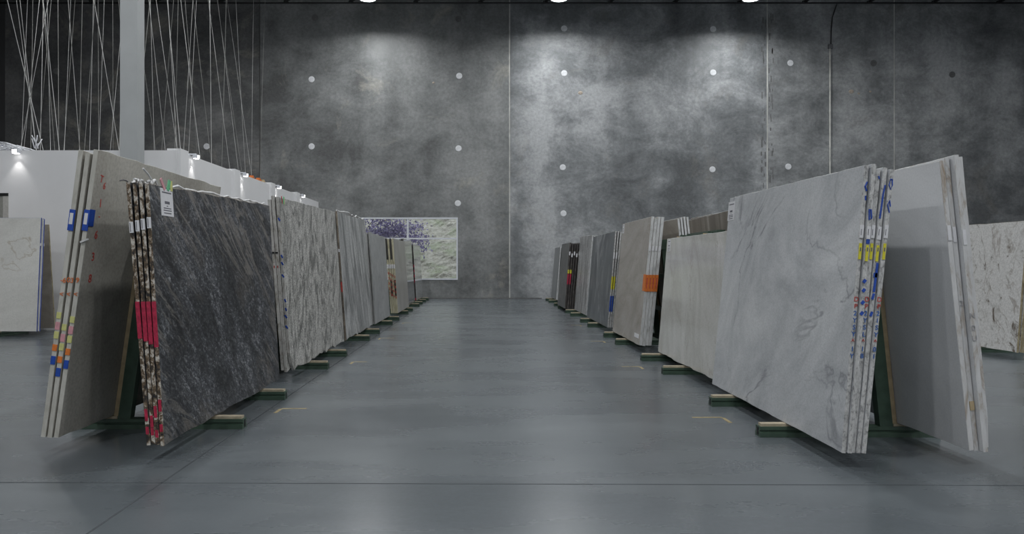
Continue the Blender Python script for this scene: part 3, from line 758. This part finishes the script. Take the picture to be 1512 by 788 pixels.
s = stack('dark brown granite slab with black broken edges', 'behind the speckled grey granite', 'stone slab', -1, XA_R, 20.0, 22.0, 1.88, 1.88, 6, .045, .056, LA_R, R(4.3), M['darkbrown'], E['dark'], 206, .02)
for i, oo in enumerate(s):
    end_tag(oo, 'white_label', M['paper'], -1, .045, 1.44 + .05*(i % 2), .10, .036)
    if i > 3:
        end_tag(oo, 'red_paint_band', M['red'], -1, .045, .80, .28, .042); end_tag(oo, 'yellow_tag', M['yellow'], -1, .045, 1.0, .10, .042)
stack('mid grey slab with a pale edge', 'last before the far wall', 'stone slab', -1, XA_R, 22.4, 24.3, 1.86, 1.86, 2, .03, .036, LA_R, R(4.6), M['midgrey'], E['lightgrey'], 207, .02)
stack('smooth grey slab', 'standing nearest the far wall', 'stone slab', -1, XA_R, 24.7, 26.6, 1.86, 1.86, 3, .03, .036, LA_R, R(4.6), M['midgrey'], E['white'], 208, .02)

# right row, outer side
s = stack('plain white slab with rust flecked edges', 'leaning opposite the pale grey marble', 'stone slab', 1, 3.205, 4.93, 7.62, 2.05, 2.04, 4, .033, .0395, LO_R, R(5.6), M['whiteslab'], E['rustwhite'], 211, .03, .006, .01, chips={3: (0, 0, .07)}, outer=True)
for i, z in ((0, 1.45), (1, 1.44), (2, 1.42)):
    p = end_tag(s[i], 'white_label', M['paper'], 1, .033, z, .10, .022)
letter('2', .05, M['fadedink'], s[1], (.016, -.002, .98), '-y', 'grey_lettering'); letter('N', .05, M['fadedink'], s[2], (.016, -.002, .90), '-y', 'grey_lettering')
letter('0', .05, M['fadedink'], s[2], (.016, -.002, .82), '-y', 'grey_lettering'); letter('U', .05, M['fadedink'], s[2], (.016, -.002, .75), '-y', 'grey_lettering')
end_tag(s[1], 'tan_sticker', M['wood'], 1, .033, .30, .06, .03)
stack('striped brown travertine slab', 'leaning behind the plain white slabs', 'stone slab', 1, 3.205, 8.25, 10.95, 2.0, 2.0, 3, .03, .036, LO_R, R(6.1), M['brownstripe'], E['white'], 212, outer=True)
stack('brown backed slab with white edges', 'leaning behind the striped brown travertine', 'stone slab', 1, 3.205, 11.6, 14.3, 2.06, 2.06, 4, .034, .05, LO_R, R(6.1), M['brownback'], E['white'], 213, .01, outer=True)

# ------------------------------------------------------------------ neighbouring rows
fx = 7.46
rack('green steel A-frame rack holding the white granite with brown flecks', 7.8, 11.2, (11.2, 12.4), fx, R(5.7), fx+.66, R(6.4), fx-.34, fx+1.03)
s = stack('white granite slab with brown flecks', 'alone on its rack across the next aisle', 'stone slab', -1, fx, 10.25, 13.1, 1.925, 1.925, 4, .03, .034, R(5.7), R(4.6), M['brownfleck'], E['yellowgreen'], 301, .02, .01, .01)
for oo in s[:2]: end_tag(oo, 'yellow_tag', M['yellow'], -1, .03, 1.1, .3, .026)

# side rack standing across, in front of the white partition
so = Vector((-8.06, 13.42, 0))
rack('green steel A-frame rack standing crosswise before the white partition', 0, 0, (-2.35, -.75), 0, R(4.5), -.62, R(6), .13, -.8, rz=R(-90), loc=(so.x, so.y + .10, 0))
s = stack('cream slab with tan veins and blue film edges', 'before the white partition', 'stone slab', 1, 0, -2.95, 0, 2.16, 2.16, 3, .03, .036, R(4.5), R(3.8), M['creamvein'], E['bluefilm'], 302, .0, rz=R(-90), origin=(so.x, so.y + .10, 0))
for oo in s:
    m = MB(); m.box((.006, 2.94, 1.55), (.024, 2.958, 1.60)); m.build('white_clip', M['paper'], oo)
stack('brown rough backed slab', 'behind the cream slabs by the white partition', 'stone slab', -1, -.62, -2.95, -.12, 2.05, 2.05, 2, .03, .036, R(6), R(5.6), M['brownback'], E['yellowgreen'], 303, .0, rz=R(-90), origin=(so.x, so.y + .10, 0), outer=True)

# ------------------------------------------------------------------ column, small lamps, cords
c = tag(empty('steel_column', (-6.40, 13.55, 0)), 'grey painted square steel column beside the white partition', 'column')
m = MB(); m.box((-.155, -.14, .02), (.155, .14, ZC)); m.build('shaft', M['column'], c)
m = MB(); m.box((-.26, -.25, 0), (.26, .25, .025)); m.build('base_plate', M['housing'], c)

def spot(x, y, z, side, label):
    e = tag(empty('wall_spotlight', (x, y, z)), label, 'lamp', 'small spotlights on the white partition')
    if side == 'x':
        b = ((-.06, -.03, .0), (.10, .03, .025)); hd = ((.05, -.06, -.075), (.15, .06, -.005)); ln_ = ((.06, -.05, -.082), (.14, .05, -.074)); lp = (.10, 0, -.09); fr = ((.149, -.045, -.065), (.153, .045, -.015))
    else:
        b = ((-.03, -.10, .0), (.03, .06, .025)); hd = ((-.06, -.15, -.075), (.06, -.05, -.005)); ln_ = ((-.05, -.14, -.082), (.05, -.06, -.074)); lp = (0, -.10, -.09); fr = ((-.045, -.153, -.065), (.045, -.149, -.015))
    for nm, bb, mt in (('bracket', b, M['white_frame']), ('head', hd, M['white_frame']), ('lens', ln_, M['smalllens']), ('lens', fr, M['smalllens'])):
        m = MB(); m.box(*bb); m.build(nm, mt, e)
    l = bpy.data.lights.new('spot_light', 'SPOT'); l.energy = 9; l.spot_size = R(75); l.spot_blend = .6; l.shadow_soft_size = .03; l.color = (1, .98, .95)
    lo = bpy.data.objects.new('spot_light', l); COL.objects.link(lo); lo.parent = e; lo.location = lp
for d in (15.62, 18.85, 21.95, 24.85):
    spot(PX, d, PZ + .02, 'x', 'small white spotlight clipped to the side top of the white partition')
spot(px(28, 225, PY).x, PY, PZ + .005, 'y', 'small bright spotlight clipped to the front top of the white partition')
for d, w in ((19.9, .22), (20.5, .26), (20.9, .16)):
    m = MB(); a = rnd.uniform(0, .5)
    m.box((-.06, -w/2, 0), (.05, w/2, .05), M=Matrix.Rotation(a, 4, 'Z')); m.box((-.05, -w/5, .05), (.04, w/4, .085))
    o = m.build('wood_offcut', M['orange'] if w > .2 else M['wood']); o.location = (PX-.07, d, PZ)
    tag(o, 'small orange offcut lying on top of the white partition', 'offcut', 'offcuts on the white partition')

# tangle of clear cord heaped at the partition front
rnd = random.Random(77)
tg = MB(); c0 = px(6, 216, PY+.25)
for k in range(26):
    a = rnd.uniform(0, 6.28); pts = []
    r0 = rnd.uniform(.25, .72); hx = rnd.uniform(.10, .20)
    for q in range(9):
        f = q/8; pts.append((c0.x + (f-.5)*2*r0 + rnd.uniform(-.03, .03), c0.y + .3*math.sin(a + f*3) + .1, PZ - .01 + hx*math.sin(f*math.pi) + rnd.uniform(-.015, .015)))
    tg.tube(pts, .009, 5)
for k in range(8):
    b = px(52 + rnd.uniform(-4, 6), 219, PY+.3); tg.tube([b, b + Vector((rnd.uniform(-.1, .12), rnd.uniform(-.1, .1), rnd.uniform(.1, .3)))], .010, 5)
o = tg.build('cord_tangle', M['chrome'], None, True); o['kind'] = 'stuff'
tag(o, 'shiny tangle of clear cord heaped on the white partition roof', 'cord')

K = 3.284
lines = [((35,0),(150,480)),((82,0),(125,330)),((130,0),(105,690)),((160,0),(150,690)),((205,0),(240,420)),((235,0),(150,450)),((207,110),(195,715)),((345,0),(312,725)),
 ((362,0),(318,600)),((400,0),(388,560)),((345,200),(385,700)),((450,0),(435,700)),((455,0),(575,715)),((545,0),(548,720)),((575,0),(600,300)),((592,60),(580,725)),((590,90),(535,720)),((505,20),(480,725)),
 ((285,60),(285,720)),((250,0),(205,500)),((160,300),(120,680)),((225,120),(285,700)),((235,200),(245,715)),((440,300),(410,715)),((730,0),(705,240)),((725,0),(740,480)),((760,0),(845,620)),
 ((815,0),(830,250)),((845,0),(785,715)),((865,0),(848,725)),((880,0),(925,380)),((935,0),(890,725)),((955,0),(915,735)),((945,60),(1000,560)),((695,300),(755,725)),((740,150),(800,715)),
 ((830,200),(875,720)),((1015,60),(1075,520)),((1065,80),(1085,220)),((1095,50),(1078,700)),((1120,140),(1190,640)),((1085,250),(1140,700)),((1020,250),(1025,700)),((925,350),(955,730)),((475,100),(478,720)),((150,480),(172,690)),((1155,180),(1180,640)),((1230,60),(1222,700)),((1285,40),(1272,500))]
for ci, (a, b) in enumerate(lines):
    xa_, ya_, xb_, yb_ = a[0]/K, a[1]/K, b[0]/K, b[1]/K
    sl = (xb_ - xa_)/(yb_ - ya_)
    sl = max(-.24, min(.24, sl))
    xbot = xa_ + sl*(230 - ya_)
    d = max(15.6, 6.7*F/(VPX - max(xbot, xa_)))+ (ci*7 % 49)*.085
    d = min(d, 25.2 + ci*.03)
    z0, z1 = PZ - .03, ZC
    ypix = lambda z: VPY - (z - CH)*F/d
    def X_(z): return ((xa_ + sl*(ypix(z) - ya_)) - VPX)/F*d
    r_ = .0065 if ci % 3 == 0 else .0048
    xs = rnd.uniform(-.02, .02)
    m = MB(); m.tube([(X_(z0), d, z0), (X_((z0+z1)/2) + xs, d, (z0+z1)/2), (X_(z1), d, z1)], r_, 5)
    tag(m.build('hanging_cord', M['cord' if ci % 5 < 3 else 'cord_dim'], None, True), 'thin white cord hanging from the roof over the white partition' if ci % 5 < 3 else 'thin dull grey cord hanging among brighter cords over the white partition', 'cord', 'white cords hanging over the partition' if ci % 5 < 3 else 'dull grey cords hanging over the partition')

# worn yellow marks on the floor
def fmark(x0, x1, y, d=None):
    d = CH*F/(y - VPY)
    a = (x0 - VPX)/F*d; b = (x1 - VPX)/F*d
    m = MB(); m.box((a, d-.016, 0), (b, d+.016, .0015))
    m.box((a-.02, d-.20, 0), (a+.012, d-.016, .0015)) if x0 < 700 else m.box((b-.012, d-.22, 0), (b+.02, d-.016, .0015))
    tag(m.build('floor_mark', M['floormark']), 'faint worn yellow corner mark painted on the floor', 'floor mark', 'yellow marks on the floor')
for x0, x1, y in ((416, 453, 603), (1022, 1066, 616), (522, 542, 534), (562, 582, 499), (596, 610, 476.5), (918, 944, 541), (872, 890, 503.5), (843, 856, 480)):
    fmark(x0, x1, y)

# ------------------------------------------------------------------ outside the window
def bank_mat():
    t = NT('planted_bank_ground'); v = t.coords(scale=(1, 1, 1.6))
    a = t.noise(v, 7, 8, .78, .5); b = t.noise(v, 1.2, 3)
    c = t.ramp(a, [(.36, (.24,.22,.18)), (.5, (.49,.46,.40)), (.66, (.66,.62,.57))])
    gr = t.ramp(b, [(.5, 0), (.66, .55)])
    c = t.mix(gr, c, (.38,.44,.27)); t.col(c); t.rough(.9); t.bump(a, .5, .05)
    return t.mat
NX, NY = 70, 40; rnd = random.Random(31); m = MB(); vs = []
for j in range(NY+1):
    for i in range(NX+1):
        x = -9 + 12*i/NX; f = j/NY
        z = -.2 + 4.6*f; y = 31.5 + 4.5*f
        vs.append((x + rnd.uniform(-.05, .05), y + .07*math.sin(x*2.1 + f*9)*math.sin(f*14 + x) + rnd.uniform(-.05, .05), z + rnd.uniform(-.03, .03)))
m.add(vs, [(j*(NX+1)+i, j*(NX+1)+i+1, (j+1)*(NX+1)+i+1, (j+1)*(NX+1)+i) for j in range(NY) for i in range(NX)])
o = m.build('planted_bank', bank_mat(), None, False); struct(o, 'pale grassy bank rising outside the window', 'ground')
m = MB(); m.box((-9, WY+.3, -.2), (3, 31.7, -.02)); struct(m.build('outdoor_ground', M['patch_dim']), 'pale path outside the window', 'ground')
tr = tag(empty('purple_leaf_tree', (-4.9, 30.0, -.05)), 'small purple leafed tree standing outside the window', 'tree')
M['bark'] = paint('tree_bark', (.10,.08,.07), .8, .3, 10)
def leafmat():
    t = NT('purple_leaves'); n = t.noise(t.coords(), 6, 3)
    t.col(t.ramp(n, [(.35, (.24,.18,.38)), (.5, (.44,.37,.62)), (.65, (.64,.58,.80))])); t.rough(.5); return t.mat
m = MB(); m.tube([(0, 0, 0), (.06, .05, 1.2), (0, 0, 2.2), (.05, 0, 3.1)], .09, 8, r2=.03); m.build('trunk', M['bark'], tr, True)
tips = [((0,0,2.3), (1.6,-.1,2.9)), ((0,0,2.2), (2.35,-.2,2.85)), ((.05,0,2.4), (2.6,.1,2.35)), ((1.2,-.1,2.6), (2.55,0,1.95)), ((0,0,2.5), (.9,.2,3.6)), ((0,0,2.3), (-.8,0,3.2)), ((0,0,2.4), (-1.0,.2,2.7)),
        ((0,0,2.2), (.6,-.4,2.75)), ((.0,0,2.2), (1.1,.2,2.55)), ((0,0,2.6), (1.7,.1,3.3)), ((0, 0, 2.6), (0, 0, 3.7)), ((0,0,2.3), (-.2,-.3,2.8))]
lf = MB()
for a, b in tips:
    a, b = Vector(a), Vector(b); mid = (a+b)/2 + Vector((0, 0, .12))
    m = MB(); m.tube([a, mid, b], .016, 6, r2=.005); m.build('branch', M['bark'], tr, True)
    n = int((b-a).length*140)
    for k in range(n):
        f = rnd.uniform(.3, 1.03); p = a.lerp(mid, f*2) if f < .5 else mid.lerp(b, f*2-1)
        p = p + Vector((rnd.gauss(0, .12), rnd.gauss(0, .14), rnd.gauss(0, .11)))
        e = Euler((rnd.uniform(0, 6), rnd.uniform(0, 6), rnd.uniform(0, 6))).to_matrix(); l, w = rnd.uniform(.08, .13), rnd.uniform(.032, .05)
        lf.add([p + e @ Vector(q) for q in ((0,0,0), (l*.5,w,.006), (l,0,0), (l*.5,-w,.006))], [(0,1,2,3)])
o = lf.build('foliage', leafmat(), tr, False, False); o['kind'] = 'stuff'
